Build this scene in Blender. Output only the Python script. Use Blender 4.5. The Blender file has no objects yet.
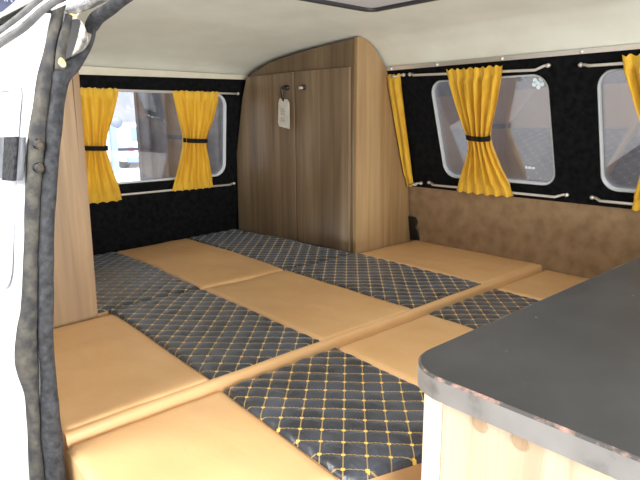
import bpy, bmesh, math, random
from mathutils import Vector, Matrix, noise
S = 0.45                     # metres per layout unit
COL = bpy.context.scene.collection
random.seed(4)
PI = math.pi

# ------------------------------------------------------------------ objects
def tag(o, label=None, cat=None, group=None, kind=None):
    if label: o['label'] = label
    if cat: o['category'] = cat
    if group: o['group'] = group
    if kind: o['kind'] = kind
    return o
WPOS = {}
def empty(name, loc):
    o = bpy.data.objects.new(name, None); COL.objects.link(o)
    o.empty_display_size = .05
    o.location = Vector(loc) * S; WPOS[o.name] = Vector(loc)
    return o
def obj(name, bm, mat, parent=None, smooth=False, base=None):
    """bm holds absolute layout coordinates; origin goes to the bottom centre"""
    vs = [v.co for v in bm.verts]
    lo = Vector([min(v[i] for v in vs) for i in range(3)]); hi = Vector([max(v[i] for v in vs) for i in range(3)])
    org = Vector(((lo.x + hi.x) / 2, (lo.y + hi.y) / 2, lo.z)) if base is None else Vector(base)
    for v in bm.verts: v.co = (v.co - org) * S
    me = bpy.data.meshes.new(name); bm.to_mesh(me); bm.free()
    if smooth:
        for p in me.polygons: p.use_smooth = True
    me.materials.append(mat)
    o = bpy.data.objects.new(name, me); COL.objects.link(o)
    WPOS[o.name] = org
    if parent is not None:
        o.parent = parent; o.location = (org - WPOS[parent.name]) * S
    else:
        o.location = org * S
    return o
def auto_smooth(o, ang=35):
    me = o.data
    for p in me.polygons: p.use_smooth = True
    b = bmesh.new(); b.from_mesh(me)
    for e in b.edges:
        if len(e.link_faces) == 2 and e.calc_face_angle(0) > math.radians(ang): e.smooth = False
    b.to_mesh(me); b.free()
    return o
def struct(name, bm, mat, parent=None, smooth=False):
    o = obj(name, bm, mat, parent, smooth)
    if parent is None: o['kind'] = 'structure'
    return o

# ------------------------------------------------------------------ shapes
def add_box(bm, lo, hi, bev=0, seg=2, M=None):
    b = bmesh.new()
    bmesh.ops.create_cube(b, size=1)
    for v in b.verts:
        v.co = Vector([lo[i] + (v.co[i] + .5) * (hi[i] - lo[i]) for i in range(3)])
    if bev: bmesh.ops.bevel(b, geom=b.edges[:], offset=bev, segments=seg, affect='EDGES', profile=.5)
    if M is not None: bmesh.ops.transform(b, matrix=M, verts=b.verts[:])
    merge(bm, b)
def merge(bm, b):
    me = bpy.data.meshes.new('tmp'); b.to_mesh(me); b.free(); bm.from_mesh(me); bpy.data.meshes.remove(me)
def box(lo, hi, bev=0, seg=2, M=None):
    bm = bmesh.new(); add_box(bm, lo, hi, bev, seg, M); return bm
def add_tube(bm, pts, rad, n=12, flat=None, closed=False):
    """sweep; rad float or list (or list of (ra, rb)); flat = reference normal direction for rb"""
    pts = [Vector(p) for p in pts]; N = len(pts); rings = []
    ref = Vector(flat) if flat else Vector((0, 0, 1))
    prev = None
    for i, p in enumerate(pts):
        if closed: t = pts[(i + 1) % N] - pts[i - 1]
        else: t = pts[min(i + 1, N - 1)] - pts[max(i - 1, 0)]
        t.normalize()
        if flat is not None or prev is None:
            b = ref - t * ref.dot(t)
            if b.length < 1e-3: b = Vector((1, 0, 0)) - t * t.x
        else:
            b = prev - t * prev.dot(t)
        b.normalize(); prev = b; a = t.cross(b)
        r = rad[i] if isinstance(rad, (list, tuple)) else rad
        ra, rb = r if isinstance(r, (list, tuple)) else (r, r)
        rings.append([bm.verts.new(p + a * math.cos(2 * PI * k / n) * ra + b * math.sin(2 * PI * k / n) * rb) for k in range(n)])
    for i in range(N if closed else N - 1):
        A, B = rings[i], rings[(i + 1) % N]
        for k in range(n): bm.faces.new((A[k], A[(k + 1) % n], B[(k + 1) % n], B[k]))
    if not closed:
        bm.faces.new(rings[0][::-1]); bm.faces.new(rings[-1])
    bmesh.ops.recalc_face_normals(bm, faces=bm.faces[:])
def tube(*a, **k):
    bm = bmesh.new(); add_tube(bm, *a, **k); return bm
def spline(pts, n=6):
    """Catmull-Rom through tuples of any length"""
    out = []; P = [pts[0]] + list(pts) + [pts[-1]]
    for i in range(1, len(P) - 2):
        for k in range(n):
            t = k / n
            out.append(tuple(.5 * (2 * b + (c - a) * t + (2 * a - 5 * b + 4 * c - d) * t * t + (3 * b - a - 3 * c + d) * t ** 3)
                             for a, b, c, d in zip(P[i - 1], P[i], P[i + 1], P[i + 2])))
    out.append(tuple(pts[-1])); return out
def poly(loops, thick, fn, bev=0):
    """2D outline with holes (u,v), thickness towards -w .. 0, mapped through fn(u,v,w)"""
    cu = bpy.data.curves.new('c', 'CURVE'); cu.dimensions = '2D'; cu.fill_mode = 'BOTH'
    cu.extrude = thick / 2
    if bev: cu.bevel_depth = bev; cu.bevel_resolution = 2; cu.offset = -bev; cu.extrude = thick / 2 - bev
    for L in loops:
        sp = cu.splines.new('POLY'); sp.points.add(len(L) - 1)
        for p, q in zip(sp.points, L): p.co = (q[0], q[1], 0, 1)
        sp.use_cyclic_u = True
    o = bpy.data.objects.new('c', cu); COL.objects.link(o)
    dg = bpy.context.evaluated_depsgraph_get()
    me = bpy.data.meshes.new_from_object(o.evaluated_get(dg))
    bm = bmesh.new(); bm.from_mesh(me)
    bpy.data.objects.remove(o); bpy.data.meshes.remove(me); bpy.data.curves.remove(cu)
    for v in bm.verts: v.co = Vector(fn(v.co.x, v.co.y, v.co.z - thick / 2))
    bmesh.ops.remove_doubles(bm, verts=bm.verts[:], dist=1e-5)
    bmesh.ops.recalc_face_normals(bm, faces=bm.faces[:])
    return bm
def rrect(x0, x1, y0, y1, r, n=8):
    out = []
    for cx, cy, a0 in ((x1 - r, y1 - r, 0), (x0 + r, y1 - r, 90), (x0 + r, y0 + r, 180), (x1 - r, y0 + r, 270)):
        for k in range(n + 1):
            a = math.radians(a0 + 90 * k / n); out.append((cx + r * math.cos(a), cy + r * math.sin(a)))
    return out

# ------------------------------------------------------------------ materials
def srgb(*c): return tuple(((x / 255) / 12.92 if x / 255 <= .04045 else ((x / 255 + .055) / 1.055) ** 2.4) for x in c) + (1,)
class MB:
    def __init__(s, name, base=(.5, .5, .5, 1), rough=.5, **k):
        s.m = bpy.data.materials.new(name); s.m.use_nodes = True; s.nt = s.m.node_tree
        s.b = s.nt.nodes['Principled BSDF']; s.set('Base Color', base); s.set('Roughness', rough)
        for a, v in k.items(): s.set(a.replace('_', ' '), v)
    def set(s, k, v): s.b.inputs[k].default_value = v
    def n(s, t, **k):
        x = s.nt.nodes.new('ShaderNode' + t)
        for a, v in k.items():
            if a.startswith('i_'): x.inputs[a[2:].replace('_', ' ')].default_value = v
            else: setattr(x, a, v)
        return x
    def l(s, a, b): s.nt.links.new(a, b)
    def coord(s, scale=(1, 1, 1), rot=(0, 0, 0)):
        g = s.n('NewGeometry'); mp = s.n('Mapping'); mp.inputs['Scale'].default_value = scale; mp.inputs['Rotation'].default_value = rot
        s.l(g.outputs['Position'], mp.inputs['Vector']); return mp.outputs[0]
    def noise(s, scale, coord=None, detail=3, rough=.5, dist=0):
        x = s.n('TexNoise'); x.inputs['Scale'].default_value = scale; x.inputs['Detail'].default_value = detail
        x.inputs['Roughness'].default_value = rough; x.inputs['Distortion'].default_value = dist
        s.l(coord if coord is not None else s.coord(), x.inputs['Vector']); return x.outputs['Fac']
    def ramp(s, fac, stops):
        r = s.n('ValToRGB'); e = r.color_ramp.elements
        while len(e) < len(stops): e.new(.5)
        for q, (p, c) in zip(e, stops): q.position = p; q.color = c
        s.l(fac, r.inputs[0]); return r.outputs[0]
    def bump(s, h, strength=.3, dist=.002):
        b = s.n('Bump'); b.inputs['Strength'].default_value = strength; b.inputs['Distance'].default_value = dist
        s.l(h, b.inputs['Height']); s.l(b.outputs[0], s.b.inputs['Normal'])
    def math(s, op, a, b=None):
        x = s.n('Math', operation=op)
        for i, v in enumerate((a, b)):
            if v is None: continue
            if isinstance(v, (int, float)): x.inputs[i].default_value = v
            else: s.l(v, x.inputs[i])
        return x.outputs[0]
    def mix(s, f, a, b):
        x = s.n('Mix', data_type='RGBA')
        if isinstance(f, (int, float)): x.inputs[0].default_value = f
        else: s.l(f, x.inputs[0])
        for i, v in ((6, a), (7, b)):
            if isinstance(v, tuple): x.inputs[i].default_value = v
            else: s.l(v, x.inputs[i])
        return x.outputs[2]
    def col(s, o): s.l(o, s.b.inputs['Base Color'])
def plain(name, c, rough=.5, **k): return MB(name, srgb(*c), rough, **k).m
def noisy(name, c1, c2, scale, rough=.6, bs=.3, bscale=None, stretch=(1, 1, 1), lo=.35, hi=.65, bd=.002, **k):
    m = MB(name, srgb(*c1), rough, **k)
    m.col(m.ramp(m.noise(scale, m.coord(stretch), 4), [(lo, srgb(*c1)), (hi, srgb(*c2))]))
    if bs: m.bump(m.noise(bscale or scale * 4, None, 3), bs, bd)
    return m.m
def wood(name, c1, c2, c3, rough=.45, s=1.0, spec=.5):
    m = MB(name, srgb(*c1), rough); m.set('Specular IOR Level', spec)
    broad = m.noise(5 * s, m.coord((1, 1, .12)), 3, .5, .6)
    fine = m.noise(38 * s, m.coord((1, 1, .035)), 5, .65, .4)
    f = m.math('ADD', m.math('MULTIPLY', broad, .55), m.math('MULTIPLY', fine, .45))
    m.col(m.ramp(f, [(.36, srgb(*c1)), (.5, srgb(*c2)), (.62, srgb(*c3))]))
    m.bump(fine, .12, .001)
    return m.m
def leather(name, c, c2, rough=.42):
    m = MB(name, srgb(*c), rough)
    m.col(m.ramp(m.noise(7, None, 3), [(.3, srgb(*c)), (.7, srgb(*c2))]))
    a = m.noise(900, None, 2); b = m.noise(16, m.coord((1, .6, 1)), 3, .5, .6)
    m.bump(m.math('ADD', m.math('MULTIPLY', a, .06), b), .28, .005)
    m.l(m.ramp(m.noise(30, None, 4), [(.3, (rough - .05,) * 3 + (1,)), (.7, (rough + .12,) * 3 + (1,))]), m.b.inputs['Roughness'])
    return m.m
def quilt_mat():
    m = MB('quilted_leatherette', srgb(40, 42, 48), .3)
    uv = m.n('UVMap'); sep = m.n('SeparateXYZ'); m.l(uv.outputs[0], sep.inputs[0])
    def d(o):   # distance to nearest integer
        return m.math('ABSOLUTE', m.math('SUBTRACT', m.math('FRACT', m.math('ADD', o, .5)), .5))
    du, dv = d(sep.outputs[0]), d(sep.outputs[1])
    near = m.math('MINIMUM', du, dv)
    thread = m.math('LESS_THAN', near, .027)
    # knot: diamond shaped stitch at every crossing
    knot = m.math('LESS_THAN', m.math('MAXIMUM', du, dv), .085)
    base = m.ramp(m.noise(14, None, 4), [(.36, srgb(32, 35, 41)), (.64, srgb(66, 71, 81))])
    c = m.mix(thread, base, srgb(166, 136, 78)); c = m.mix(knot, c, srgb(250, 200, 80))
    m.col(c)
    any_ = m.math('MAXIMUM', thread, knot)
    m.l(m.math('ADD', .27, m.math('MULTIPLY', any_, .45)), m.b.inputs['Roughness'])
    m.bump(m.math('ADD', m.noise(26, m.coord((1, 1, 1)), 5, .65, 1.5), m.math('MULTIPLY', knot, .3)), .5, .006)
    m.set('Specular IOR Level', .9); m.set('Sheen Weight', .42); m.set('Sheen Roughness', .35); m.set('Sheen Tint', (.8, .9, 1, 1))
    return m.m
M = {}
M['beige'] = leather('beige_leatherette', (223, 181, 131), (216, 171, 119))
M['quilt'] = quilt_mat()
M['door_wood'] = wood('walnut_laminate', (84, 69, 51), (114, 95, 73), (142, 122, 97), .38)
M['side_wood'] = wood('oak_laminate', (126, 99, 66), (150, 121, 84), (172, 143, 104), .42)
M['panel_wood'] = wood('light_oak_laminate', (104, 80, 54), (130, 103, 70), (154, 126, 90), .45)
M['edge_wood'] = wood('oak_edging', (112, 88, 62), (128, 102, 73), (142, 116, 86), .5)
M['dark_wood'] = wood('dark_header_laminate', (84, 68, 50), (106, 87, 64), (122, 103, 78), .45)
M['pine'] = wood('pale_pine', (170, 148, 122), (190, 171, 146), (202, 187, 164), .6, 1.3)
M['pine_edge'] = wood('pine_edge', (196, 176, 150), (208, 192, 170), (216, 204, 186), .6, 1.3)
M['pine_plug'] = wood('pine_plug', (148, 124, 96), (166, 144, 116), (178, 158, 130), .6, 1.3)
M['felt'] = noisy('black_lining_felt', (9, 10, 12), (22, 23, 25), 60, .95, .5, 400, Specular_IOR_Level=.1)
M['board'] = noisy('brown_fibre_board', (122, 98, 70), (146, 120, 90), 26, .85, .35, 300, lo=.3, hi=.7)
M['vinyl'] = noisy('cream_headlining', (214, 214, 200), (222, 223, 211), 9, .6, .12, 500)
M['trimvinyl'] = noisy('cream_trim', (198, 192, 172), (208, 202, 184), 20, .55, .1, 200)
M['foam'] = noisy('worn_black_rubber', (28, 29, 32), (66, 67, 71), 90, .85, .7, 160, lo=.35, hi=.8, bd=.004)
M['foam2'] = noisy('stained_black_rubber', (40, 40, 43), (88, 84, 74), 60, .8, .7, 120, lo=.35, hi=.8, bd=.004)
M['glue'] = noisy('yellow_glue', (196, 176, 96), (226, 216, 170), 120, .7, .6, 300)
M['white_metal'] = noisy('white_paint', (238, 239, 242), (246, 247, 248), 8, .3, 0)
M['grey_metal'] = noisy('scuffed_grey_metal', (120, 118, 116), (196, 192, 186), 70, .3, .5, 90, Metallic=.5, lo=.4, hi=.6)
M['gutter'] = noisy('weathered_gutter', (74, 74, 74), (104, 103, 102), 40, .6, .5, 120)
M['chrome'] = plain('brushed_steel', (216, 212, 204), .3, Metallic=.6)
M['chrome_dark'] = plain('dark_chrome', (120, 122, 126), .2, Metallic=1.0)
M['black_plastic'] = plain('black_plastic', (22, 22, 24), .4)
M['strap'] = noisy('black_strap', (24, 22, 22), (46, 42, 40), 80, .8, .4, 300)
M['paper'] = noisy('tag_paper', (196, 194, 184), (212, 210, 202), 40, .6, .1)
M['ink'] = plain('grey_print', (160, 160, 158), .7)
M['frost'] = plain('frosted_rubber_trim', (196, 202, 204), .35)
M['sticker_white'] = plain('sticker_white', (232, 242, 246), .5)
M['sticker_blue'] = plain('sticker_blue', (150, 196, 214), .5)
M['tape_grey'] = noisy('grey_metal_plate', (84, 86, 90), (108, 110, 116), 30, .5, .2, 200)
M['tape_rough'] = noisy('rough_black_grip', (10, 10, 12), (52, 52, 55), 170, .9, .8, 300)
M['drape'] = noisy('grey_drape', (98, 98, 104), (122, 122, 128), 12, .95, .3, 200)
M['backcloth'] = noisy('grey_backcloth', (120, 119, 124), (138, 137, 142), 5, .95, .3, 200)
M['floor_white'] = noisy('showroom_floor', (235, 236, 238), (246, 246, 248), 2, .4, 0)
M['wall_white'] = noisy('showroom_wall', (214, 218, 228), (230, 233, 240), 2, .8, 0)
M['car_white'] = plain('car_white', (240, 243, 250), .25)
M['car_glass'] = plain('car_glass', (150, 170, 180), .1)
M['car_blue'] = plain('car_blue', (112, 140, 192), .5)
M['car_red'] = plain('car_red', (226, 60, 84), .3)
M['tyre'] = plain('tyre', (40, 44, 60), .8)
M['sign_blue'] = noisy('sign_slate_blue', (112, 118, 152), (136, 142, 172), 6, .6, 0)
def yellow():
    m = MB('yellow_curtain_cloth', srgb(236, 188, 50), .75)
    m.col(m.ramp(m.noise(60, m.coord((1, 1, .1)), 3), [(.3, srgb(204, 152, 26)), (.7, srgb(232, 188, 56))]))
    m.bump(m.noise(700, None, 2), .15, .001)
    tr = m.n('BsdfTranslucent'); tr.inputs[0].default_value = srgb(250, 196, 50)
    mx = m.n('MixShader'); mx.inputs[0].default_value = .2
    out = m.nt.nodes['Material Output']
    m.l(m.b.outputs[0], mx.inputs[1]); m.l(tr.outputs[0], mx.inputs[2]); m.l(mx.outputs[0], out.inputs[0])
    m.set('Sheen Weight', .2)
    return m.m
M['yellow'] = yellow()
def glass(name, tint, refl):
    m = bpy.data.materials.new(name); m.use_nodes = True; nt = m.node_tree; nt.nodes.clear()
    o = nt.nodes.new('ShaderNodeOutputMaterial'); t = nt.nodes.new('ShaderNodeBsdfTransparent'); g = nt.nodes.new('ShaderNodeBsdfGlossy')
    t.inputs[0].default_value = tint; g.inputs['Roughness'].default_value = .015; g.inputs[0].default_value = (1, 1, 1, 1)
    x = nt.nodes.new('ShaderNodeMixShader'); x.inputs[0].default_value = refl
    nt.links.new(t.outputs[0], x.inputs[1]); nt.links.new(g.outputs[0], x.inputs[2]); nt.links.new(x.outputs[0], o.inputs[0])
    return m
M['glass_side'] = glass('side_glass', (.84, .84, .86, 1), .14)
M['glass_rear'] = glass('rear_glass', (.96, .97, .98, 1), .11)
def laminate():
    m = MB('charcoal_laminate', srgb(62, 62, 63), .5)
    c = m.ramp(m.noise(6, m.coord((1, 1, 1)), 5, .6), [(.3, srgb(46, 46, 48)), (.7, srgb(64, 64, 66))])
    spk = m.math('GREATER_THAN', m.noise(95, None, 1), .80)
    m.col(m.mix(spk, c, srgb(150, 150, 150)))
    m.bump(m.noise(900, None, 2), .2, .001); return m.m
M['laminate'] = laminate()
def edge_band():
    m = MB('grey_edge_band', srgb(120, 118, 116), .5)
    m.col(m.ramp(m.noise(20, None, 5), [(.28, srgb(84, 82, 80)), (.4, srgb(118, 115, 112)), (.8, srgb(134, 131, 128))])); return m.m
M['edge_band'] = edge_band()
def worn():
    m = MB('worn_rim', srgb(70, 66, 64), .7)
    m.col(m.ramp(m.noise(24, None, 5, .7), [(.48, srgb(72, 69, 67)), (.6, srgb(160, 128, 114)), (.74, srgb(190, 164, 146))])); return m.m
M['worn'] = worn()

# ------------------------------------------------------------------ van shell geometry
ZT = 1.372                                     # top of the window linings
def xr(z): return 3.68 - .33 * (z - .45)       # right wall, leaning inwards
def yr(z): return 4.42 - .09 * z               # rear wall
nr = Vector((-1, 0, -.33)).normalized(); nb = Vector((0, -1, -.09)).normalized()
def on_right(a, z, w=0): return Vector((xr(z), a, z)) + nr * w      # w > 0 towards the room
def on_rear(a, z, w=0): return Vector((a, yr(z), z)) + nb * w

PX = [(.70, 1.375), (.78, 1.43), (.87, 1.50), (.96, 1.548), (1.05, 1.585), (1.25, 1.615), (1.6, 1.64), (2.05, 1.65), (2.5, 1.64), (2.85, 1.61), (3.04, 1.592), (3.16, 1.565), (3.27, 1.50), (3.345, 1.425), (3.385, 1.375)]
PY = [(-9, 1), (2.75, 1), (2.96, .985), (3.24, .9), (3.59, .76), (3.91, .57), (4.2, .28), (4.325, 0)]
def lerp(T, x):
    if x <= T[0][0]: return T[0][1]
    for (a, p), (b, q) in zip(T, T[1:]):
        if x <= b: return p + (q - p) * (x - a) / (b - a)
    return T[-1][1]
def ceil_z(x, y): return ZT + (lerp(PX, x) - ZT) * lerp(PY, y)
bm = bmesh.new()
fx = [p[0] for p in spline(PX, 3)]; fy = [-1.5 + i * .5 for i in range(9)] + [2.75 + i * .075 for i in range(21)] + [4.325]
g = [[bm.verts.new((x, y, ceil_z(x, y))) for x in fx] for y in fy]
for j in range(len(fy) - 1):
    for i in range(len(fx) - 1): bm.faces.new((g[j][i], g[j + 1][i], g[j + 1][i + 1], g[j][i + 1]))
bmesh.ops.recalc_face_normals(bm, faces=bm.faces[:])
struct('ceiling', bm, M['vinyl'], smooth=True)
# painted roof skin above the headlining
bm = bmesh.new()
g = [[bm.verts.new((x if 0 < i < len(fx) - 1 else x + (-.03 if i == 0 else .03), y, ceil_z(x, y) + .05)) for i, x in enumerate(fx)] for y in fy]
for j in range(len(fy) - 1):
    for i in range(len(fx) - 1): bm.faces.new((g[j][i], g[j][i + 1], g[j + 1][i + 1], g[j + 1][i]))
struct('roof_skin', bm, M['white_metal'], smooth=True)

# roof hatch frame in the ceiling
hz = 1.632
bm = poly([rrect(1.45, 2.60, 1.2, 2.42, .07), rrect(1.49, 2.56, 1.24, 2.38, .05)], .035, lambda u, v, w: (u, v, hz + w + .012), .008)
t = empty('roof_hatch', (2.02, 1.8, hz)); tag(t, 'dark framed roof hatch in the cream van ceiling', 'roof hatch')
auto_smooth(obj('hatch_frame', bm, plain('hatch_rubber', (46, 46, 50), .5), t))
obj('hatch_liner', poly([rrect(1.49, 2.56, 1.24, 2.38, .05)], .01, lambda u, v, w: (u, v, hz + w + .004)), plain('hatch_liner', (196, 196, 196), .5), t)

# right wall: black lining with window openings
WIN_R = [(3.02, 3.85), (1.715, 2.61), (.62, 1.435)]
def slanted(a0, a1, r=.10, z0=.55, z1=1.265):
    pts = rrect(a0, a1, z0, z1, r)
    return pts
outer = [(-.6, .44), (4.36, .44), (4.33, ZT), (-.6, ZT)]
bm = poly([outer] + [slanted(a, b) for a, b in WIN_R], .05, lambda u, v, w: on_right(u, v, w))
struct('wall_right', bm, M['felt'])
# lower brown board, slightly proud
struct('wall_right_lower', poly([[(-.6, -1.0), (4.36, -1.0), (4.36, .455), (-.6, .455)]], .05, lambda u, v, w: (3.75 - max(0, v) * .16 - .0 + (-w) * 1.0 + (0 if v > 0 else 0), u, v)), M['board'])
for i, (a, b) in enumerate(WIN_R):
    w = poly([slanted(a + .004, b - .004, .1, .554, 1.261)], .012, lambda u, v, w_: on_right(u, v, w_ - .035))
    wo = struct('window_%d' % (i + 1), w, M['glass_side'])
    fr = poly([slanted(a + .002, b - .002, .1, .552, 1.263), slanted(a + .015, b - .015, .088, .566, 1.250)], .035, lambda u, v, w_: on_right(u, v, w_ - .008), .006)
    f = auto_smooth(obj('window_trim', fr, M['frost'], wo))
# metal strip with screws along the top of the right wall
st = struct('trim_1', poly([[(-.6, ZT - .012), (4.3, ZT - .012), (4.3, ZT + .014), (-.6, ZT + .014)]], .014, lambda u, v, w: on_right(u, v, w + .014)), M['chrome'])
for a in (2.92, 2.5, 2.0, 1.5, 1.0):
    b = bmesh.new(); bmesh.ops.create_uvsphere(b, u_segments=10, v_segments=6, radius=.011)
    bmesh.ops.translate(b, vec=on_right(a, ZT, .016), verts=b.verts[:]); obj('screw', b, M['chrome'], st, True)

# rear wall
outer = [(.45, -1.0), (3.74, -1.0), (3.66, .45), (3.37, ZT), (.70, ZT), (.5, .45)]
bm = poly([outer, slanted(1.22, 2.81, .11, .50, 1.225)], .05, lambda u, v, w: on_rear(u, v, w))
struct('wall_rear', bm, M['felt'])
w = poly([slanted(1.224, 2.806, .11, .504, 1.221)], .012, lambda u, v, w_: on_rear(u, v, w_ - .035))
wo = struct('window_4', w, M['glass_rear'])
auto_smooth(obj('window_trim', poly([slanted(1.222, 2.808, .11, .502, 1.223), slanted(1.237, 2.793, .098, .516, 1.210)], .035, lambda u, v, w_: on_rear(u, v, w_ - .008), .006), M['frost'], wo))
struct('trim_2', poly([[(.7, 1.312), (3.37, 1.352), (3.37, ZT + .012), (.7, ZT + .012)]], .014, lambda u, v, w: on_rear(u, v, w + .014)), M['trimvinyl'])

# left body side behind the sliding door opening (interior lining + painted skin in one shell)
EXT = [(-1.0, .38), (-.2, .388), (.066, .404), (.25, .405), (.31, .408), (.39, .425), (.449, .432), (.66, .458), (.86, .486), (1.03, .518), (1.197, .565), (1.30, .60), (1.36, .655)]
bm = bmesh.new(); prof = [(x - .012, z) for z, x in EXT] + [(x + .05, z) for z, x in EXT[::-1]]
ys = [1.775, 2.4, 3.1, 3.8, 4.32]
R = [[bm.verts.new((x, y, z)) for x, z in prof] for y in ys]
for A, B in zip(R, R[1:]):
    for k in range(len(prof)): bm.faces.new((A[k], A[(k + 1) % len(prof)], B[(k + 1) % len(prof)], B[k]))
bm.faces.new(R[0][::-1]); bm.faces.new(R[-1]); bmesh.ops.recalc_face_normals(bm, faces=bm.faces[:])
wl = auto_smooth(struct('wall_left', bm, M['white_metal']), 50)
def xe(z):
    return lerp(EXT, z)
# side window of the painted skin (frame corner shows beside the pillar)
rw = poly([rrect(1.90, 3.0, .47, 1.12, .1), rrect(1.925, 2.975, .495, 1.095, .085)], .02, lambda u, v, w: (xe(v) - .016 - w - .02, u, v), .004)
auto_smooth(struct('window_5', rw, plain('pale_rubber', (208, 210, 214), .5)))
struct('trim_3', poly([rrect(1.925, 2.975, .495, 1.095, .085)], .006, lambda u, v, w: (xe(v) - .018 - w, u, v)), M['white_metal'])
# floor of the van
struct('floor', box((.42, -.6, -1.04), (3.72, 4.38, -1.0)), noisy('grey_floor_mat', (88, 88, 90), (104, 104, 106), 20, .8))

# ------------------------------------------------------------------ pillar padding and seals
INNER = [(.683, 1.262, .006), (.678, 1.235, .005), (.657, 1.198, .008), (.618, 1.16, .02), (.582, 1.128, .025), (.568, 1.086, .021), (.549, 1.002, .021), (.534, .917, .019), (.518, .831, .021), (.499, .715, .02), (.484, .597, .021), (.472, .476, .021), (.459, .352, .021), (.454, .223, .022), (.448, .125, .027), (.444, .024, .03), (.442, -.116, .03), (.438, -.5, .03), (.438, -.95, .03)]
def wob(p, a=.0025, s=9):
    return 1 + a * 0 + .10 * noise.noise(Vector((p[0] * s, p[1] * s, p[2] * s)))
sp = spline(INNER, 6)
pts = [(x, 1.745, z) for x, z, r in sp]; rad = [(r * wob((x, z, 0), s=14), r * 1.1) for x, z, r in sp]
seal = empty('door_seal', (.44, 1.745, -.95)); tag(seal, 'worn black foam seal running down the door opening beside the pale wood panel', 'door seal')
obj('foam_strip', tube(pts, rad, 14, flat=(0, 1, 0)), M['foam'], seal, True)
H = [(.692, 1.80, 1.262, .013), (.694, 1.785, 1.278, .020), (.695, 1.74, 1.295, .020), (.70, 1.66, 1.308, .018), (.70, 1.55, 1.324, .017), (.70, 1.40, 1.336, .017), (.70, 1.15, 1.342, .017), (.70, .4, 1.342, .017)]
sp = spline(H, 6)
hs = obj('header_strip', tube([(x, y, z) for x, y, z, r in sp], [(r * wob((y, z, 0), s=12), r) for x, y, z, r in sp], 14), M['foam'], seal, True)
C_ = [(.612, 1.292, .010), (.603, 1.26, .012), (.59, 1.225, .013), (.580, 1.185, .014), (.574, 1.14, .016)]
sp = spline(C_, 5)
obj('torn_strip', tube([(x, 1.735, z) for x, z, r in sp], [(r, r) for x, z, r in sp], 10, flat=(0, 1, 0)), M['foam2'], seal, True)
for c, r in (((.576, 1.722, 1.16), .0105), ((.622, 1.735, 1.293), .008)):
    b = bmesh.new(); bmesh.ops.create_icosphere(b, subdivisions=2, radius=r)
    for v in b.verts: v.co = Vector((v.co.x * (1.0 if r > .0100 else 1.8), v.co.y * .6, v.co.z * (1.35 if r > .0100 else .6))) * (1 + .35 * noise.noise(v.co * 90)) + Vector(c)
    obj('glue_residue', b, M['glue'], seal, True)
# bare metal patch behind the torn seal
pat = poly([[p[:2] for p in spline([(.605, 1.285), (.655, 1.292), (.676, 1.25), (.672, 1.225), (.65, 1.195), (.615, 1.165), (.585, 1.15), (.585, 1.2), (.605, 1.285)], 4)][:-1]], .02, lambda u, v, w: (u, 1.775 - w * .5 + .3 * (u - .6) * .1, v))
struct('trim_4', pat, M['grey_metal'])
struct('gap_shade', poly([[p[:2] for p in spline([(.603, 1.275), (.648, 1.286), (.638, 1.24), (.618, 1.19), (.60, 1.165), (.586, 1.2)], 4)]], .006, lambda u, v, w: (u, 1.752 - w, v)), M['black_plastic'])  # black sheet standing in for the dark gap beside the metal patch
# header sheet metal lip
struct('trim_6', tube([(.615, 1.75, 1.298), (.68, 1.74, 1.328), (.74, 1.73, 1.362)], .009, 8), M['grey_metal'])
struct('trim_7', tube([(.566, 1.74, 1.303), (.60, 1.74, 1.32), (.66, 1.74, 1.355)], .004, 8), M['white_metal'])
struct('trim_8', poly([[(.565, 1.30), (.60, 1.30), (.76, 1.38), (.66, 1.40)]], .02, lambda u, v, w: (u, 1.775 - w, v)), M['foam'])

OUTER = [(.605, 1.325, .012), (.595, 1.303, .013), (.58, 1.253, .014), (.565, 1.197, .015), (.541, 1.114, .019), (.521, 1.03, .021), (.502, .946, .022), (.488, .861, .021), (.474, .775, .021), (.459, .658, .019), (.442, .539, .02), (.431, .449, .022), (.418, .389, .028), (.408, .312, .031), (.407, .258, .028), (.409, .182, .019), (.404, .066, .018), (.396, -.104, .021), (.392, -.5, .021), (.392, -.95, .021)]
sp = spline(OUTER, 6)
pad = empty('pillar_padding', (.40, 1.77, -.95)); tag(pad, 'stained grey rubber pillar trim with two screws, left of the foam seal', 'pillar trim')
obj('rubber_trim', tube([(x, 1.772, z) for x, z, r in sp], [(r * 1.08 * wob((x, z, 3), s=12), .028) for x, z, r in sp], 14, flat=(0, 1, 0)), M['foam2'], pad, True)
for (x, z) in ((.4985, .934), (.4915, .868)):
    b = bmesh.new()
    Mx = Matrix.Translation((x, 1.742, z)) @ Matrix.Rotation(PI / 2, 4, 'X')
    bmesh.ops.create_cone(b, segments=20, radius1=.0165, radius2=.013, depth=.012, cap_ends=True, matrix=Mx)
    s_ = obj('screw_cup', b, M['chrome_dark'], pad, False)
    b = bmesh.new(); bmesh.ops.create_uvsphere(b, u_segments=16, v_segments=8, radius=.0128, matrix=Matrix.Translation((x, 1.735, z)) @ Matrix.Diagonal((1, .5, 1, 1)))
    h = obj('screw_head', b, noisy('rusty_screw', (28, 25, 22), (74, 60, 42), 200, .5), s_, True)
    b = box((x - .008, 1.7285, z - .0015), (x + .008, 1.731, z + .0015)); add_box(b, (x - .0015, 1.7285, z - .008), (x + .0015, 1.731, z + .008))
# door catch plate on the painted skin
cp = empty('door_catch', (.47, 1.9, .85)); tag(cp, 'grey metal catch plate with rough black grip strip on the white body side', 'door catch')
def ext_map(off): return lambda u, v, w: (xe(v) - .013 - off - w, u, v)
obj('plate', poly([[(1.765, .835), (2.3, .815), (2.3, .945), (1.765, .955)]], .012, ext_map(.030)), M['tape_grey'], cp)
obj('grip_strip', poly([[(1.785, .832), (1.90, .826), (1.91, .953), (1.79, .956)]], .010, ext_map(.040)), M['tape_rough'], cp)
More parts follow.
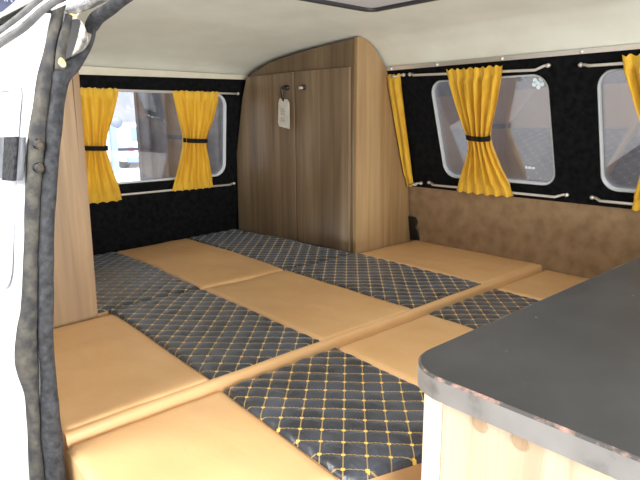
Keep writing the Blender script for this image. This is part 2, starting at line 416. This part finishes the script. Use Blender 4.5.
# weathered gutter rails above the opening
for nm, P, r in (('trim_9', [(.43, 2.3, 1.19), (.476, 1.97, 1.254), (.512, 1.85, 1.292), (.536, 1.75, 1.322), (.575, 1.62, 1.36)], .0085),
                 ('trim_10', [(.43, 2.3, 1.16), (.478, 1.95, 1.224), (.522, 1.85, 1.263), (.552, 1.75, 1.305), (.595, 1.62, 1.345)], .0115)):
    struct(nm, tube(spline(P, 5), r, 10), M['gutter'], smooth=True)
struct('trim_11', tube(spline([(.43, 2.3, 1.176), (.475, 1.95, 1.239), (.516, 1.84, 1.279), (.543, 1.74, 1.314), (.585, 1.62, 1.353)], 5), .004, 8), M['white_metal'], smooth=True)

# ------------------------------------------------------------------ bed cushions
D = .0525
def rowY(row, x, y, y0, y1):
    return y
def cushion_panel(name, parent, xe0, xe1, y0, y1, ztop, thick, quilt, rf, rb, seed=0):
    """xe0/xe1: edges given at (y0, y1). rf/rb: rounding at front and back"""
    st_ = D / 5 if quilt else .022
    ny = max(4, round((y1 - y0) / st_)); wx = max(xe0[1] - 0, 0)
    nx = max(4, round((max(xe1) - min(xe0)) / st_))
    bm = bmesh.new(); uvl = bm.loops.layers.uv.new('UVMap'); grid = []
    def frontwarp(x, y):
        if row_front[0]:
            Y0 = .965 + .27 * max(0, 1.31 - x)
            return Y0 + (y - y0) / (y1 - y0) * (y1 - Y0)
        return y
    for j in range(ny + 1):
        ty = j / ny; y = y0 + (y1 - y0) * ty; row = []
        x0 = xe0[0] + (xe0[1] - xe0[0]) * ty; x1 = xe1[0] + (xe1[1] - xe1[0]) * ty
        for i in range(nx + 1):
            x = x0 + (x1 - x0) * i / nx
            z = ztop; yw = y; y = frontwarp(x, y)
            Yf = frontwarp(x, y0)
            for dd, r in ((y - Yf, rf), (y1 - y, rb), (x - x0, .012), (x1 - x, .012)):
                if dd < r: z -= (r - math.sqrt(max(0, r * r - (r - dd) ** 2)))
            z += .007 * noise.noise(Vector((x * 2.3, y * 2.3, seed))) + .003 * noise.noise(Vector((x * 7, y * 5, seed + 5)))
            # soft creases where the cover is pulled around the cushion joints
            z -= .006 * math.exp(-((y - (2.93 + .05 * noise.noise(Vector((x * 3, 1, 2))))) / .03) ** 2) * (0 if quilt is None else 1)
            z -= .034 * max(0, min(1, (2.9 - x) / 1.3)) * max(0, min(1, (y - 3.7) / .65))
            if quilt:
                u = (x - 1.117 + y - 1.031) / (2 * D); v = (x - 1.117 - y + 1.031) / (2 * D)
                edge = min(1, (x - x0) / .02, (x1 - x) / .02, (y - Yf) / .02, (y1 - y) / .02)
                z += .010 * max(0, edge) * (abs(math.sin(PI * u)) * abs(math.sin(PI * v))) ** .6 - .004
            row.append(bm.verts.new((x, y, z))); y = yw
        grid.append(row)
    for j in range(ny):
        for i in range(nx):
            f = bm.faces.new((grid[j][i], grid[j][i + 1], grid[j + 1][i + 1], grid[j + 1][i]))
            for lp in f.loops:
                x, y = lp.vert.co.x, lp.vert.co.y
                lp[uvl].uv = ((x - 1.117 + y - 1.031) / (2 * D), (x - 1.117 - y + 1.031) / (2 * D))
    # skirts
    ring = [grid[0][i] for i in range(nx + 1)] + [grid[j][nx] for j in range(1, ny + 1)] + [grid[ny][i] for i in range(nx - 1, -1, -1)] + [grid[j][0] for j in range(ny - 1, 0, -1)]
    low = [bm.verts.new((v.co.x, v.co.y, ztop - thick)) for v in ring]
    n = len(ring)
    skirt = []
    for k in range(n): skirt.append(bm.faces.new((ring[k], low[k], low[(k + 1) % n], ring[(k + 1) % n])))
    bm.faces.new(low)
    bm.normal_update()
    o = obj(name, bm, M['quilt'] if quilt else M['beige'], parent, True)
    if quilt:
        # the front skirt of the quilted pad is plain beige
        o.data.materials.append(M['beige'])
        for p in o.data.polygons:
            if abs(p.normal.z) < .3: p.material_index = 1
    for p in o.data.polygons:
        if abs(p.normal.z) < .25: p.use_smooth = False
    return o
row_front = [False]
TH = .24
# columns: (x at front edge, x at back edge) boundaries
rear = tag(empty('bed_cushion', (2.0, 3.66, -TH)), 'rear bed cushion against the black rear wall, beige with two charcoal quilted bands', 'bed cushion', 'beige and charcoal cushions making up the bed')
cushion_panel('quilted_panel', rear, (1.014, 1.014), (1.675, 1.745), 2.945, 4.405, 0, TH, True, .010, .03, 1)
cushion_panel('beige_panel', rear, (1.675, 1.745), (2.335, 2.40), 2.945, 4.405, 0, TH, False, .012, .03, 2)
cushion_panel('quilted_panel', rear, (2.335, 2.40), (3.005, 2.905), 2.945, 4.405, 0, TH, True, .010, .03, 3)
mid = tag(empty('bed_cushion', (2.1, 2.38, -TH)), 'middle bed cushion in front of the wardrobe with rounded front edge, beige and charcoal quilted', 'bed cushion', 'beige and charcoal cushions making up the bed')
cushion_panel('beige_panel', mid, (.50, .50), (1.065, 1.095), 1.823, 2.842, .004, TH, False, .006, .006, 4)
cushion_panel('quilted_panel', mid, (1.065, 1.10), (1.65, 1.675), 1.823, 2.942, 0, TH, True, .008, .010, 5)
cushion_panel('beige_panel', mid, (1.65, 1.675), (2.325, 2.335), 1.823, 2.942, 0, TH, False, .006, .010, 6)
cushion_panel('quilted_panel', mid, (2.325, 2.335), (3.0, 3.03), 1.823, 2.942, 0, TH, True, .008, .010, 7)
cushion_panel('beige_panel', mid, (3.0, 3.03), (3.725, 3.725), 1.823, 2.945, 0, TH, False, .006, .02, 8)
bo = bmesh.new(); Nn = 90; prf = [(1.824, -.002), (1.812, -.002), (1.802, -.005), (1.795, -.014), (1.793, -.03), (1.79, -.05), (1.79, -.23), (1.824, -.23)]
rows_ = [[bo.verts.new((.50 + 3.22 * i / Nn, y, z + .004 * noise.noise(Vector((i * .12, y * 9, 7))))) for y, z in prf] for i in range(Nn + 1)]
for A, B in zip(rows_, rows_[1:]):
    for k in range(len(prf)): bo.faces.new((A[k], A[(k + 1) % len(prf)], B[(k + 1) % len(prf)], B[k]))
bo.faces.new(rows_[0][::-1]); bo.faces.new(rows_[-1]); bmesh.ops.recalc_face_normals(bo, faces=bo.faces[:])
auto_smooth(obj('front_border', bo, M['beige'], mid), 50)
row_front[0] = True
fr_ = tag(empty('bed_cushion', (2.1, 1.37, -.032 - TH)), 'front bed cushion nearest the door, set slightly lower, beige and charcoal quilted', 'bed cushion', 'beige and charcoal cushions making up the bed')
ZF = -.032
cushion_panel('beige_panel', fr_, (.47, .49), (1.035, 1.085), .93, 1.785, ZF, TH, False, .05, .02, 9)
cushion_panel('quilted_panel', fr_, (1.035, 1.085), (1.66, 1.70), .93, 1.785, ZF, TH, True, .02, .02, 10)
cushion_panel('beige_panel', fr_, (1.66, 1.70), (2.36, 2.39), .93, 1.785, ZF, TH, False, .03, .03, 11)
cushion_panel('quilted_panel', fr_, (2.36, 2.39), (3.03, 3.06), .93, 1.785, ZF, TH, True, .02, .02, 12)
cushion_panel('beige_panel', fr_, (3.03, 3.06), (3.72, 3.72), .93, 1.785, ZF, TH, False, .03, .03, 13)
bb = box((.54, 1.14, -1.0), (3.66, 4.36, -.285), .01)
tag(obj('plywood_bench', bb, M['panel_wood']), 'wooden bench box under the beige bed cushions', 'bench')

# ------------------------------------------------------------------ wardrobe in the rear corner
wd = empty('wardrobe', (3.3, 3.6, 0)); tag(wd, 'tall brown two-door wardrobe with arched top in the rear corner', 'wardrobe')
def xf(y): return 3.04 - .068 * (y - 2.965)     # front face plane
Z0 = -.03
side = [(3.045, Z0), (3.045, 1.574)] + [p for p in spline([(3.09, 1.576), (3.15, 1.555), (3.215, 1.515), (3.28, 1.455), (3.335, 1.395), (3.372, 1.345)], 3)] + [(3.422, 1.22), (3.477, 1.05), (3.527, .9), (3.588, .71), (3.655, .46), (3.69, .12), (3.70, Z0)]
auto_smooth(obj('side_panel', poly([side], .035, lambda u, v, w: (u, 2.965 - w, v), .003), M['side_wood'], wd))
front = [(3.0, Z0), (4.375, Z0), (4.365, .7), (4.26, 1.17), (4.20, ZT - .015)] + [(y, lerp([(3.0, 1.565), (3.24, 1.545), (3.59, 1.51), (3.91, 1.463), (4.2, 1.37)], y)) for y in (4.16, 4.05, 3.91, 3.75, 3.59, 3.4, 3.24, 3.1, 3.0)]
obj('front_frame', poly([front], .03, lambda u, v, w: (xf(u) - w, u, v)), M['dark_wood'], wd)
DT = 1.368
d1 = poly([[(3.012, .0), (3.580, .0), (3.580, DT), (3.012, DT)]], .026, lambda u, v, w: (xf(u) - .004 + w, u, v), .003)
dr = auto_smooth(obj('door', d1, M['door_wood'], wd)); 
d2 = poly([[(3.590, .0), (4.37, .0), (4.36, .7), (4.255, 1.17), (4.185, DT - .01), (3.590, DT)]], .026, lambda u, v, w: (xf(u) - .004 + w, u, v), .003)
dl = auto_smooth(obj('door', d2, M['door_wood'], wd))
for y, z, par in ((3.475, 1.245, dr), (3.665, 1.25, dl)):
    x = xf(y) - .03
    b = bmesh.new()
    bmesh.ops.create_cone(b, segments=20, radius1=.022, radius2=.019, depth=.03, cap_ends=True, matrix=Matrix.Translation((x - .012, y, z)) @ Matrix.Rotation(-PI / 2, 4, 'Y'))
    k = auto_smooth(obj('knob', b, M['chrome_dark'], par))
    obj('latch_lip', box((x - .048, y - .016, z - .016), (x - .022, y + .012, z + .004), .003), M['chrome'] if par is dr else M['chrome_dark'], k)
# hanging tag
tg = empty('hang_tag', (2.95, 3.71, .93)); tag(tg, 'white paper tag hanging on a black cord from the left wardrobe knob', 'tag')
x = xf(3.70) - .072
cord = spline([(x + .006, 3.662, 1.262), (x - .004, 3.684, 1.245), (x - .006, 3.687, 1.20), (x - .004, 3.662, 1.145), (x - .004, 3.652, 1.20), (x - .002, 3.647, 1.235), (x + .006, 3.662, 1.262)], 6)
obj('cord', tube(cord, .006, 8), M['black_plastic'], tg, True)
tb = poly([[(3.592, .925), (3.722, .945), (3.737, .98), (3.727, 1.13), (3.712, 1.165), (3.617, 1.155), (3.592, 1.13)]], .006, lambda u, v, w: (x - .006 - w + .02 * (v - 1.0) ** 2 * 4, u, v))
pt = obj('paper_tag', tb, M['paper'], tg)
for yy, w_ in ((3.677, .09), (3.657, .12), (3.640, .07)):
    b = bmesh.new()
    for q in range(6):
        zz = 1.08 - q * .018
        if (q + int(yy * 1000)) % 4: add_box(b, (x - .016, yy - .004, zz - .006), (x - .0135, yy + .004, zz + .006))
    obj('print_mark', b, M['ink'], pt)

# ------------------------------------------------------------------ cupboard on the left
cb = empty('cupboard', (.78, 3.5, 0)); tag(cb, 'tall pale wood cupboard end panel beside the door seal on the left', 'cupboard')
obj('end_panel', poly([[(.51, -.03), (.99, -.03), (.99, 1.235), (.655, 1.235), (.59, 1.0), (.54, .7), (.51, .45)]], .035, lambda u, v, w: (u, 2.845 - w, v)), M['panel_wood'], cb)
b = poly([[(.985, .0), (1.012, .0), (1.028, 1.245), (.995, 1.255)]], .04, lambda u, v, w: (u, 2.85 - w, v), .003)
auto_smooth(obj('edge_post', b, M['edge_wood'], cb))
obj('door', box((.985, 2.90, .02), (1.008, 4.30, 1.23), .003), M['panel_wood'], cb)
obj('top_panel', box((.68, 2.85, 1.235), (1.0, 4.29, 1.255), .003), M['edge_wood'], cb)

# ------------------------------------------------------------------ curtains, rails
def curtain(label, place, shape, n=9, amp=.028, out=.080, group=None, tie=True, za=None, seed=0):
    """shape: list of (z, left, right) along the wall; place(a, z, w)"""
    zs = [s[0] for s in shape]; top, bot = shape[0][0], shape[-1][0]
    def L(z): return lerp(sorted((s[0], s[1]) for s in shape), z)
    def Rr(z): return lerp(sorted((s[0], s[2]) for s in shape), z)
    wmax = max(abs(s[2] - s[1]) for s in shape)
    nu, nv = n * 10, 56
    rng = random.Random(seed); ph = [rng.uniform(-.5, .5) for _ in range(n + 2)]; am = [rng.uniform(.65, 1.2) for _ in range(n + 2)]
    bm = bmesh.new(); G = []
    for j in range(nv + 1):
        t = j / nv; z = top + (bot - top) * t; row = []
        w = abs(Rr(z) - L(z)) / wmax
        for i in range(nu + 1):
            s = i / nu; q = s * n; k = int(min(q, n - 1e-6))
            a_ = am[k] * (1 - (q - k)) + am[k + 1] * (q - k)
            wave = math.sin(2 * PI * q + ph[k] * (1 - (q - k)) + ph[k + 1] * (q - k))
            wave = math.copysign(abs(wave) ** .75, wave)
            A = amp * a_ * (.75 + .5 * (1 - w))
            fine = .3 * math.sin(2 * PI * q * 2.7 + 2 * z * 4 + seed)
            edge_fall = -.01 * (2 * s - 1) ** 2
            rw = max(0, min(1, (.085 - t) / .02)) + max(0, min(1, (t - .90) / .02))
            wo_ = out + (wave + fine) * A * (1 - .68 * rw) + edge_fall + .025 * (1 - w) - .004 * rw
            zz = z + (.006 * math.sin(2 * PI * q * 1.5 + seed) if j in (0, 1) else 0) + (.005 * math.sin(2 * PI * q + 2) if j >= nv - 1 else 0)
            a = L(z) + (Rr(z) - L(z)) * (s + .012 * math.sin(2 * PI * q + 1) * (1 if 0 < i < nu else 0))
            row.append(bm.verts.new(place(a, zz, wo_)))
        G.append(row)
    for j in range(nv):
        for i in range(nu): bm.faces.new((G[j][i], G[j][i + 1], G[j + 1][i + 1], G[j + 1][i]))
    root = empty('curtain', place((shape[-1][1] + shape[-1][2]) / 2, bot, out))
    tag(root, label, 'curtain', group)
    obj('cloth', bm, M['yellow'], root, True)
    if tie:
        zt = za; l, r = L(zt), Rr(zt); m = (l + r) / 2; h = abs(r - l) / 2 + .008
        b = bmesh.new(); N = 28; ring = []
        sg = 1 if r > l else -1
        for k in range(N):
            an = 2 * PI * k / N; a = m + sg * h * math.cos(an); w = out + .025 * (1 - abs(r - l) / wmax) + .04 * math.sin(an)
            lean = -.006 * math.cos(an)
            ring.append([b.verts.new(place(a, zt + lean + dz, w)) for dz in (-.017, .017)])
        for k in range(N): b.faces.new((ring[k][0], ring[(k + 1) % N][0], ring[(k + 1) % N][1], ring[k][1]))
        bmesh.ops.solidify(b, geom=b.faces[:], thickness=.004)
        obj('tieback', b, M['strap'], root, True)
    return root
def rail(label, place, a0, a1, z, group, rise=(0, 0), out=.05, z1=None):
    """flat rod along the wall, ends bent back to a screwed foot"""
    z1 = z if z1 is None else z1
    lo = place((a0 + a1) / 2, (z + z1) / 2, out); root = empty('curtain_rail', lo); tag(root, label, 'curtain rail', group)
    d = 1 if a1 > a0 else -1
    P = [(a0, z + rise[0], .012), (a0 + d * .035, z + rise[0], .014), (a0 + d * .075, z, out), (a0 + d * .1, z, out), (a1 - d * .1, z1, out), (a1 - d * .075, z1, out), (a1 - d * .035, z1 + rise[1], .014), (a1, z1 + rise[1], .012)]
    obj('rod', tube([place(*p) for p in P], [(.0125, .009)] * len(P), 10), M['chrome'], root, True)
    for a, zz in ((a0 + d * .012, z + rise[0]), (a1 - d * .012, z1 + rise[1])):
        b = bmesh.new(); bmesh.ops.create_uvsphere(b, u_segments=12, v_segments=8, radius=.014)
        bmesh.ops.translate(b, vec=place(a, zz, .014), verts=b.verts[:]); obj('end_screw', b, M['chrome'], root, True)
    return root
RG = 'steel curtain rails'
rail('steel curtain rail above the middle side window, beside the wardrobe', on_right, 2.765, 1.69, 1.322, None, (0, .012), z1=1.30)
rail('steel curtain rail below the middle side window, above the brown board', on_right, 2.76, 1.63, .508, None, (0, .005))
rail('steel curtain rail above the side window cut by the right photo edge', on_right, 1.52, .55, 1.302, None)
rail('steel curtain rail below the side window cut by the right photo edge', on_right, 1.49, .50, .512, None)
rail('steel curtain rail above the rear window', on_rear, 1.15, 2.92, 1.225, None)
rail('pale curtain rail below the rear window', on_rear, 1.15, 2.89, .43, None)
rail('short end of curtain rail sticking out right of the wardrobe at its top', on_right, 2.955, 2.80, 1.322, None)
rail('short end of curtain rail sticking out right of the wardrobe, lower', on_right, 2.955, 2.82, .495, None)
GR = 'tied yellow curtains'
curtain('yellow curtain tied at its waist over the middle side window', on_right,
        [(1.345, 2.395, 1.965), (1.27, 2.385, 1.985), (1.1, 2.345, 2.04), (.95, 2.295, 2.095), (.895, 2.275, 2.11), (.83, 2.285, 2.10), (.7, 2.35, 2.06), (.58, 2.42, 2.01), (.485, 2.46, 1.99)], 6, za=.905, seed=1)
curtain('yellow tied curtain cut off by the right edge of the photo', on_right,
        [(1.345, 1.262, .83), (1.27, 1.25, .85), (1.1, 1.20, .91), (.95, 1.145, .975), (.885, 1.13, .99), (.82, 1.14, .98), (.7, 1.17, .93), (.58, 1.205, .86), (.485, 1.225, .83)], 6, za=.905, seed=2)
curtain('narrow strip of yellow curtain between the wardrobe and the side wall', on_right,
        [(1.335, 2.958, 2.825), (1.1, 2.958, 2.84), (.9, 2.958, 2.855), (.7, 2.958, 2.87), (.48, 2.958, 2.885)], 2, .014, tie=False, seed=3, out=.05)
curtain('right yellow curtain of the rear window, next to the wardrobe', on_rear,
        [(1.235, 2.25, 2.68), (1.17, 2.26, 2.665), (1.0, 2.30, 2.61), (.9, 2.33, 2.56), (.84, 2.335, 2.545), (.78, 2.33, 2.55), (.65, 2.295, 2.58), (.5, 2.25, 2.61), (.425, 2.23, 2.625)], 6, za=.84, seed=4)
curtain('left yellow curtain of the rear window, beside the cupboard', on_rear,
        [(1.235, 1.36, 1.815), (1.17, 1.375, 1.80), (1.0, 1.42, 1.745), (.9, 1.45, 1.705), (.81, 1.47, 1.69), (.78, 1.465, 1.695), (.65, 1.42, 1.735), (.5, 1.37, 1.785), (.39, 1.35, 1.80)], 6, za=.81, seed=5)
# white lining edge on the narrow strip
# sticker on the glass
sk = empty('window_sticker', on_right(1.79, 1.19, -.03)); tag(sk, 'small pale blue flower-shaped sticker in the top corner of the side window', 'sticker')
c0 = (1.797, 1.205)
def disc(cx, cz, r, w, n=14): return poly([[(cx + r * math.cos(2 * PI * k / n), cz + r * math.sin(2 * PI * k / n)) for k in range(n)]], .002, lambda u, v, ww: on_right(u, v, ww + w))
bm = bmesh.new()
for dx, dz in ((.018, .016), (-.018, .016), (.026, -.008), (-.026, -.008), (0, -.024), (0, 0)):
    merge(bm, disc(c0[0] + dx, c0[1] + dz, .0145, -.028))
obj('petals', bm, M['sticker_white'], sk)
bm = bmesh.new()
for dx, dz in ((.02, .004), (-.02, .004), (.008, -.012), (-.01, .014)):
    merge(bm, disc(c0[0] + dx, c0[1] + dz, .006, -.0255, 8))
obj('petal_marks', bm, M['sticker_blue'], sk)
bm = bmesh.new()
for i, (w_, h_) in enumerate(((.010, .018), (.008, .014), (.010, .016), (.008, .012), (.010, .014))):
    a = 1.925 - i * .014
    merge(bm, poly([[(a, .655), (a + w_, .655), (a + w_, .655 + h_), (a, .655 + h_)]], .002, lambda u, v, ww: on_right(u, v, ww - .026)))
tag(obj('glass_stamp', bm, M['sticker_white']), 'tiny white maker stamp low on the middle side window glass', 'glass stamp')

# black bracket at the end of the brown board
bm = poly([[(2.96, .0), (2.86, .01), (2.875, .09), (2.90, .12), (2.88, .16), (2.895, .2), (2.96, .205)]], .02, lambda u, v, w: (3.695 - w - v * .16 - .02 + .02, u, v))
tag(obj('bracket', bm, M['black_plastic']), 'small black bracket at the foot of the wardrobe beside the brown board', 'bracket')

# ------------------------------------------------------------------ kitchen counter, near right
ZC = .40
far, left_ = .858, 1.033
R_ = .13
corner = [(left_ + R_ - R_ * math.cos(a) * 1.0, far - R_ * 1.0 + R_ * math.sin(a)) for a in [PI / 2 * k / 16 for k in range(17)]]
top = [(left_ + .002, -.5)] + corner + [(3.60, far), (3.60, -.5)]
ct = empty('kitchen_counter', (2.3, .2, -1.0)); tag(ct, 'pale pine kitchen unit with charcoal rounded worktop in the near right corner', 'kitchen unit')
def inset(d):
    r = R_ - d
    return [(left_ + d, -.5)] + [(left_ + R_ - r * math.cos(a), far - R_ + r * math.sin(a)) for a in [PI / 2 * k / 16 for k in range(17)]] + [(3.60, far - d), (3.60, -.5)]
wt = auto_smooth(obj('worktop', poly([inset(.007)], .056, lambda u, v, w: (u, v, ZC + w)), M['laminate'], ct))
ew = bmesh.new()
path = [(p[0], p[1]) for p in inset(0)[:-1]]; pin = [(p[0], p[1]) for p in inset(.0085)[:-1]]
def strip(P, Q, z0, z1, z0q=None, z1q=None):
    b = bmesh.new(); rows = []
    for (x, y), (xx, yy) in zip(P, Q):
        rows.append([b.verts.new(v) for v in ((x, y, z0), (x, y, z1), (xx, yy, z1 if z1q is None else z1q), (xx, yy, z0 if z0q is None else z0q))])
    for A, B in zip(rows, rows[1:]):
        for k in range(4): b.faces.new((A[k], A[(k + 1) % 4], B[(k + 1) % 4], B[k]))
    b.faces.new(rows[0]); b.faces.new(rows[-1][::-1])
    bmesh.ops.recalc_face_normals(b, faces=b.faces[:]); return b
auto_smooth(obj('edge_band', strip(path, pin, ZC - .058, ZC - .006), M['edge_band'], ct))
pm = [(p[0], p[1]) for p in inset(.0065)[:-1]]
auto_smooth(obj('worn_rim', strip(path, pm, ZC - .0058, ZC - .0035, ZC - .0058, ZC + .0006), M['worn'], ct), 60)
BX = 1.062
bd = obj('side_board', box((BX, -.45, -1.0), (BX + .03, .735, ZC - .06)), M['pine'], ct)
obj('edge_board', box((BX - .004, .737, -1.0), (BX + .035, .79, ZC - .06), .002), M['pine_edge'], ct)
obj('back_board', box((BX + .04, .75, -1.0), (3.58, .785, ZC - .06)), M['pine'], ct)
for y, z in ((.632, .318), (.532, .318), (.15, .318)):
    b = bmesh.new(); bmesh.ops.create_cone(b, segments=28, radius1=.0185, radius2=.0185, depth=.006, cap_ends=True, matrix=Matrix.Translation((BX - .001, y, z - .004)) @ Matrix.Rotation(PI / 2, 4, 'Y'))
    obj('dowel_plug', b, M['pine_plug'], bd)

# ------------------------------------------------------------------ outside the windows
GZ = -2.3
bm = bmesh.new(); bmesh.ops.create_grid(bm, x_segments=1, y_segments=1, size=1)
for v in bm.verts: v.co = Vector((20 + v.co.x * 70, 25 + v.co.y * 60, GZ))
struct('floor_showroom', bm, M['floor_white'])
struct('wall_showroom', box((-50, 70, GZ), (90, 70.5, 14)), M['wall_white'])
def drape(name, label, P0, P1, z0, z1, n, amp, mat, seed=1):
    P0, P1 = Vector(P0), Vector(P1); d = (P1 - P0); nrm = Vector((-d.y, d.x)).normalized()
    bm = bmesh.new(); N = n * 12; rng = random.Random(seed); ph = [rng.uniform(0, 2) for _ in range(n + 2)]; A = [rng.uniform(.5, 1.3) for _ in range(n + 2)]
    cols = []
    for i in range(N + 1):
        s = i / N; q = s * n; k = int(min(q, n - 1e-6)); f = q - k
        o = amp * (A[k] * (1 - f) + A[k + 1] * f) * math.sin(2 * PI * q + ph[k] * (1 - f) + ph[k + 1] * f)
        p = P0 + d * s + nrm * o
        cols.append([bm.verts.new((p.x + (.02 * (z1 - z) if i == 0 else 0), p.y, z)) for z in (z0, (z0 + z1) / 2, z1)])
    for a, b in zip(cols, cols[1:]):
        for k in range(2): bm.faces.new((a[k], b[k], b[k + 1], a[k + 1]))
    return tag(obj(name, bm, mat, None, True), label, 'drape')
drape('showroom_drape', 'grey pleated drape hanging outside the rear window', (3.17, 7.0), (6.0, 7.1), GZ + .05, 3.2, 11, .07, M['drape'])
drape('showroom_backcloth', 'grey cloth backdrop seen through the side windows', (6.3, 7.3), (6.3, -3.5), GZ + .05, 3.4, 16, .03, M['backcloth'], 3)
def car(label, X, Y, W=3.7, L=8.0, H=3.1, blue=True):
    """seen from behind; X is the left side of the car, Y its rear"""
    r = empty('parked_car', (X + W / 2, Y + L / 2, GZ)); tag(r, label, 'car')
    pr = [(0, .5), (-.12, .9), (-.1, 1.45), (.1, 1.75), (.75, 2.9), (1.2, H), (3.8, H), (5.2, 2.0), (7.6, 1.75), (L, 1.2), (L, .5)]
    b = bmesh.new(); rows = []
    for s, ins in ((0, .22), (.12, .03), (W / 2, 0), (W - .12, .03), (W, .22)):
        rows.append([b.verts.new((X + s + (math.copysign(.28, W / 2 - s) * max(0, (z - 1.75)) / 1.3 if s != W / 2 else 0), Y + y + (ins if y < 1 else -ins * (y > 6)), GZ + z)) for y, z in pr])
    for A, B in zip(rows, rows[1:]):
        for k in range(len(pr)): b.faces.new((A[k], B[k], B[(k + 1) % len(pr)], A[(k + 1) % len(pr)]))
    b.faces.new(rows[0]); b.faces.new(rows[-1][::-1]); bmesh.ops.recalc_face_normals(b, faces=b.faces[:])
    auto_smooth(obj('body', b, M['car_white'], r), 40)
    def quad(name, pts, mat): 
        b = bmesh.new(); vs = [b.verts.new(p) for p in pts]; b.faces.new(vs)
        bmesh.ops.solidify(b, geom=b.faces[:], thickness=.03); return obj(name, b, mat, r)
    quad('rear_window', [(X + .5, Y + .12, GZ + 1.9), (X + W - .5, Y + .12, GZ + 1.9), (X + W - .75, Y + .66, GZ + 2.85), (X + .75, Y + .66, GZ + 2.85)], M['car_glass'])
    obj('tail_light', box((X + .12, Y - .17, GZ + 1.22), (X + .62, Y + .05, GZ + 1.5), .03), M['car_red'], r)
    obj('tail_light', box((X + W - .62, Y - .17, GZ + 1.22), (X + W - .12, Y + .05, GZ + 1.5), .03), M['car_red'], r)
    obj('bumper', box((X + .05, Y - .28, GZ + .45), (X + W - .05, Y + .05, GZ + .82), .06), M['car_blue'] if blue else M['car_white'], r)
    obj('number_plate', box((X + W / 2 - .5, Y - .2, GZ + .95), (X + W / 2 + .5, Y - .12, GZ + 1.15), .01), M['car_blue'], r)
    for s in (.15, W - .6):
        for yy in (1.3, 6.5):
            b = bmesh.new(); bmesh.ops.create_cone(b, segments=24, radius1=.7, radius2=.7, depth=.45, cap_ends=True, matrix=Matrix.Translation((X + s + .22, Y + yy, GZ + .7)) @ Matrix.Rotation(PI / 2, 4, 'Y'))
            obj('wheel', b, M['tyre'], r)
car('white car with a red tail light seen through the rear window', 16.35, 38)
car('farther white car half hidden by the left rear curtain', 17.6, 50, blue=False, H=3.3)
# blue lifting post
lp = empty('blue_lift_post', (15.3, 36, GZ)); tag(lp, 'blue workshop post with a grey rounded head, seen through the rear window', 'post')
obj('column', box((14.55, 35.85, GZ), (14.95, 36.15, .75), .03), M['car_blue'], lp)
b = bmesh.new(); bmesh.ops.create_uvsphere(b, u_segments=20, v_segments=12, radius=.42, matrix=Matrix.Translation((14.95, 36, .85)) @ Matrix.Diagonal((1.2, .6, .9, 1)))
obj('head', b, plain('grey_head', (96, 104, 118), .5), lp, True)
obj('arm', box((14.6, 35.9, -.95), (16.6, 36.1, -.75), .03), M['tyre'], lp)
# sign high outside on the left
sg = empty('hanging_sign', (2.0, 8, 2.3)); tag(sg, 'slate blue sign with white letters in the top left corner', 'sign')
b = poly([[(.6, 2.05), (1.75, 2.17), (2.04, 2.305), (2.17, 2.42), (2.35, 2.62), (2.6, 3.1), (.6, 3.1)]], .04, lambda u, v, w: (u, 8 - w, v))
obj('sign_board', b, M['sign_blue'], sg)
fc = bpy.data.curves.new('t', 'FONT'); fc.body = 'AR'; fc.size = .2; fc.extrude = .01; fc.space_character = 1.02
fo = bpy.data.objects.new('t', fc); COL.objects.link(fo)
me = bpy.data.meshes.new_from_object(fo.evaluated_get(bpy.context.evaluated_depsgraph_get()))
b = bmesh.new(); b.from_mesh(me); bpy.data.objects.remove(fo)
for v in b.verts: v.co = Vector((1.985 + v.co.x * .65, 7.98 - v.co.z - .02, 2.415 + v.co.y))
obj('lettering', b, plain('sign_white', (248, 248, 250), .5), sg)

# ------------------------------------------------------------------ light
wld = bpy.data.worlds.new('w'); bpy.context.scene.world = wld; wld.use_nodes = True
bg = wld.node_tree.nodes['Background']; bg.inputs[0].default_value = (.96, .98, 1, 1); bg.inputs[1].default_value = 1.15
def area(name, loc, target, size, power, color=(1, 1, 1), size_y=None):
    l = bpy.data.lights.new(name, 'AREA'); l.energy = power; l.color = color; l.shape = 'RECTANGLE'; l.size = size * S; l.size_y = (size_y or size) * S
    o = bpy.data.objects.new(name, l); COL.objects.link(o); o.location = Vector(loc) * S
    o.rotation_euler = (Vector(target) - Vector(loc)).to_track_quat('-Z', 'Y').to_euler(); return o
area('door_light', (-1.5, 2.0, 2.4), (1.8, 2.4, .2), 2.2, 42, (1, .98, .95))
area('cab_light', (1.6, -2.4, 1.5), (2.2, 3.0, .6), 2.4, 42, (1, .98, .95))
area('ceiling_fill', (.4, -1.3, .1), (1.6, 2.6, 1.7), 1.6, 26, (1, .99, .96))  # added lamp, brightens the ceiling in place of bounced light
area('ceiling_fill_low', (1.95, 2.5, .06), (1.9, 2.6, 1.7), 2.3, 2.6, (.97, .99, 1))  # added lamp low over the bed to lift the ceiling, no real fitting
area('showroom_fill', (14, 30, 9), (15, 38, -2.3), 16, 2500)  # added lamp, whitens the view through the rear window

# ------------------------------------------------------------------ camera
Rm = Matrix(((0.7419612774791948, -0.670422188362062, -0.005249006883688826), (0.1439633193919452, 0.15166898232764156, 0.9778911403982298), (-0.6548038067933738, -0.7263130242199443, 0.20904871551240077))).transposed()
cam = bpy.data.cameras.new('camera'); cam.sensor_width = 36; cam.lens = 36 * 565.11 / 640; cam.clip_start = .01; cam.clip_end = 200
co = bpy.data.objects.new('camera', cam); COL.objects.link(co)
co.matrix_world = Matrix.Translation(Vector((0, 0, 1)) * S) @ Rm.to_4x4()
sc = bpy.context.scene; sc.camera = co
sc.view_settings.view_transform = 'Standard'; sc.view_settings.look = 'None'; sc.view_settings.exposure = 0; sc.view_settings.gamma = 1
